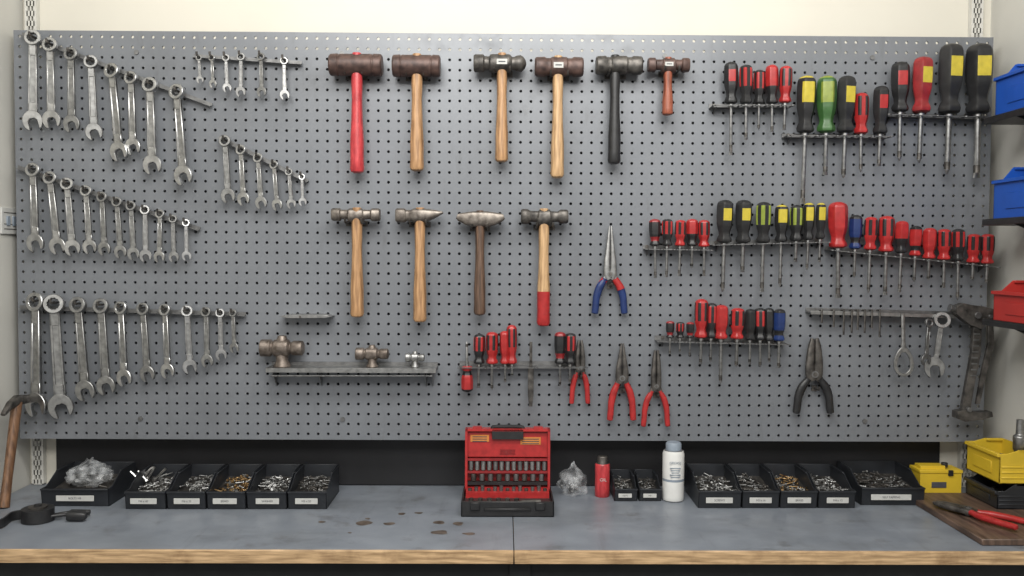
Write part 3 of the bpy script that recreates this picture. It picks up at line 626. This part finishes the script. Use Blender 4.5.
for yy_ in (-.33,-.65):
    mb=MB(); mb.box((0,0,.55),(.008,.03,1.1),RAILW)
    for k in range(40): mb.box((-.0045,0,.03+k*.026),(.001,.006,.012),INK)
    mb.build('slotted_upright',(XR-.0045,yy_,1.08))
# left group
gb_=G(4,508); p1=W(17,402,-.07); mb=MB(); a=Vector((max(gb_.x,XL+.016),gb_.y,BZ+.001)); b=Vector((max(p1.x,XL+.016),-.07,p1.z)); d=b-a
P=cat([(0,0,0),d*.3,d*.7,d],4); mb.sweep(P,lerpl([(.012,.014),(.010,.012),(.011,.013),(.012,.014)],len(P)),WOODB,14)
mb.sweep([(d.x,d.y-.06,d.z-.02),(d.x,d.y-.03,d.z-.002),(d.x,d.y,d.z+.004),(d.x,d.y+.05,d.z)],[(.004,.006),(.010,.008),(.013,.012),(.010,.011)],DSTEEL,14,up=(1,0,0),pw=3)
mb.build('wooden_handled_hammer',a)
p=X(8,221,XL); mb=MB(); mb.box((.003,0,0),(.006,.075,.065),LABEL); mb.box((.007,-.012,0),(.004,.014,.024),GREYL); mb.box((.007,.014,0),(.004,.014,.024),GREYL)
for q in (-.02,-.008,.02): mb.box((.0065,0,q),(.002,.06,.002),DSTEEL)
mb.build('light_switch',(XL+.0005,p.y,p.z),bevel=.001)
g=G(38,521); mb=MB()
mb.cyl((0,0,.001),(0,0,.030),.034,BLACK,32); mb.cyl((0,0,.030),(0,0,.034),.020,DSTEEL,24); mb.cyl((0,0,.034),(0,0,.038),.008,BLACK,16)
mb.sweep(cat([(-.030,.015,.012),(-.055,-.005,.012),(-.05,-.06,.012),(-.085,-.095,.012),(-.14,-.105,.012)],6),[(.0025,.011)]*25,BLACK,8,up=(0,0,1),pw=5)
mb.sweep(cat([(.03,-.005,.012),(.06,.01,.012),(.075,-.002,.012)],5),[(.004,.004)]*11,BLACK,10,up=(0,0,1))
mb.sweep([(.065,0,.013),(.07,0,.013),(.105,-.004,.013),(.11,-.004,.013)],[(.006,.005),(.013,.011),(.010,.010),(.006,.006)],BLACK,14,up=(0,0,1),pw=3)
mb.sweep([(.06,.03,.010),(.10,.035,.010)],[(.008,.008),(.006,.006)],BLACK,12,up=(0,0,1))
mb.sweep(cat([(.03,.012,.010),(.05,.03,.010),(.065,.03,.010)],5),[(.004,.004)]*11,BLACK,10,up=(0,0,1))
mb.build('black_strap_reel',(g.x,g.y,BZ))
# ------------------------------------------------------------------ lights
def area(name,loc,rot,sx,sy,e,col=(1,1,1)):
    l=bpy.data.lights.new(name,'AREA'); l.shape='RECTANGLE'; l.size=sx; l.size_y=sy; l.energy=e; l.color=col
    o=bpy.data.objects.new(name,l); scn.collection.objects.link(o); o.location=loc; o.rotation_euler=[rad(a) for a in rot]; return o
area('ceiling_tube_light',(0,-1.15,2.72),(30,0,0),1.5,.5,34,(1,.982,.94))
area('ceiling_tube_light',(0,-2.6,2.72),(48,0,0),2.0,.7,44,(1,.982,.94))
w=bpy.data.worlds.new('world'); scn.world=w; w.use_nodes=True; bg=w.node_tree.nodes['Background']; bg.inputs[0].default_value=(1,.99,.97,1); bg.inputs[1].default_value=.47
scn.view_settings.view_transform='Standard'; scn.view_settings.look='None'; scn.view_settings.exposure=0
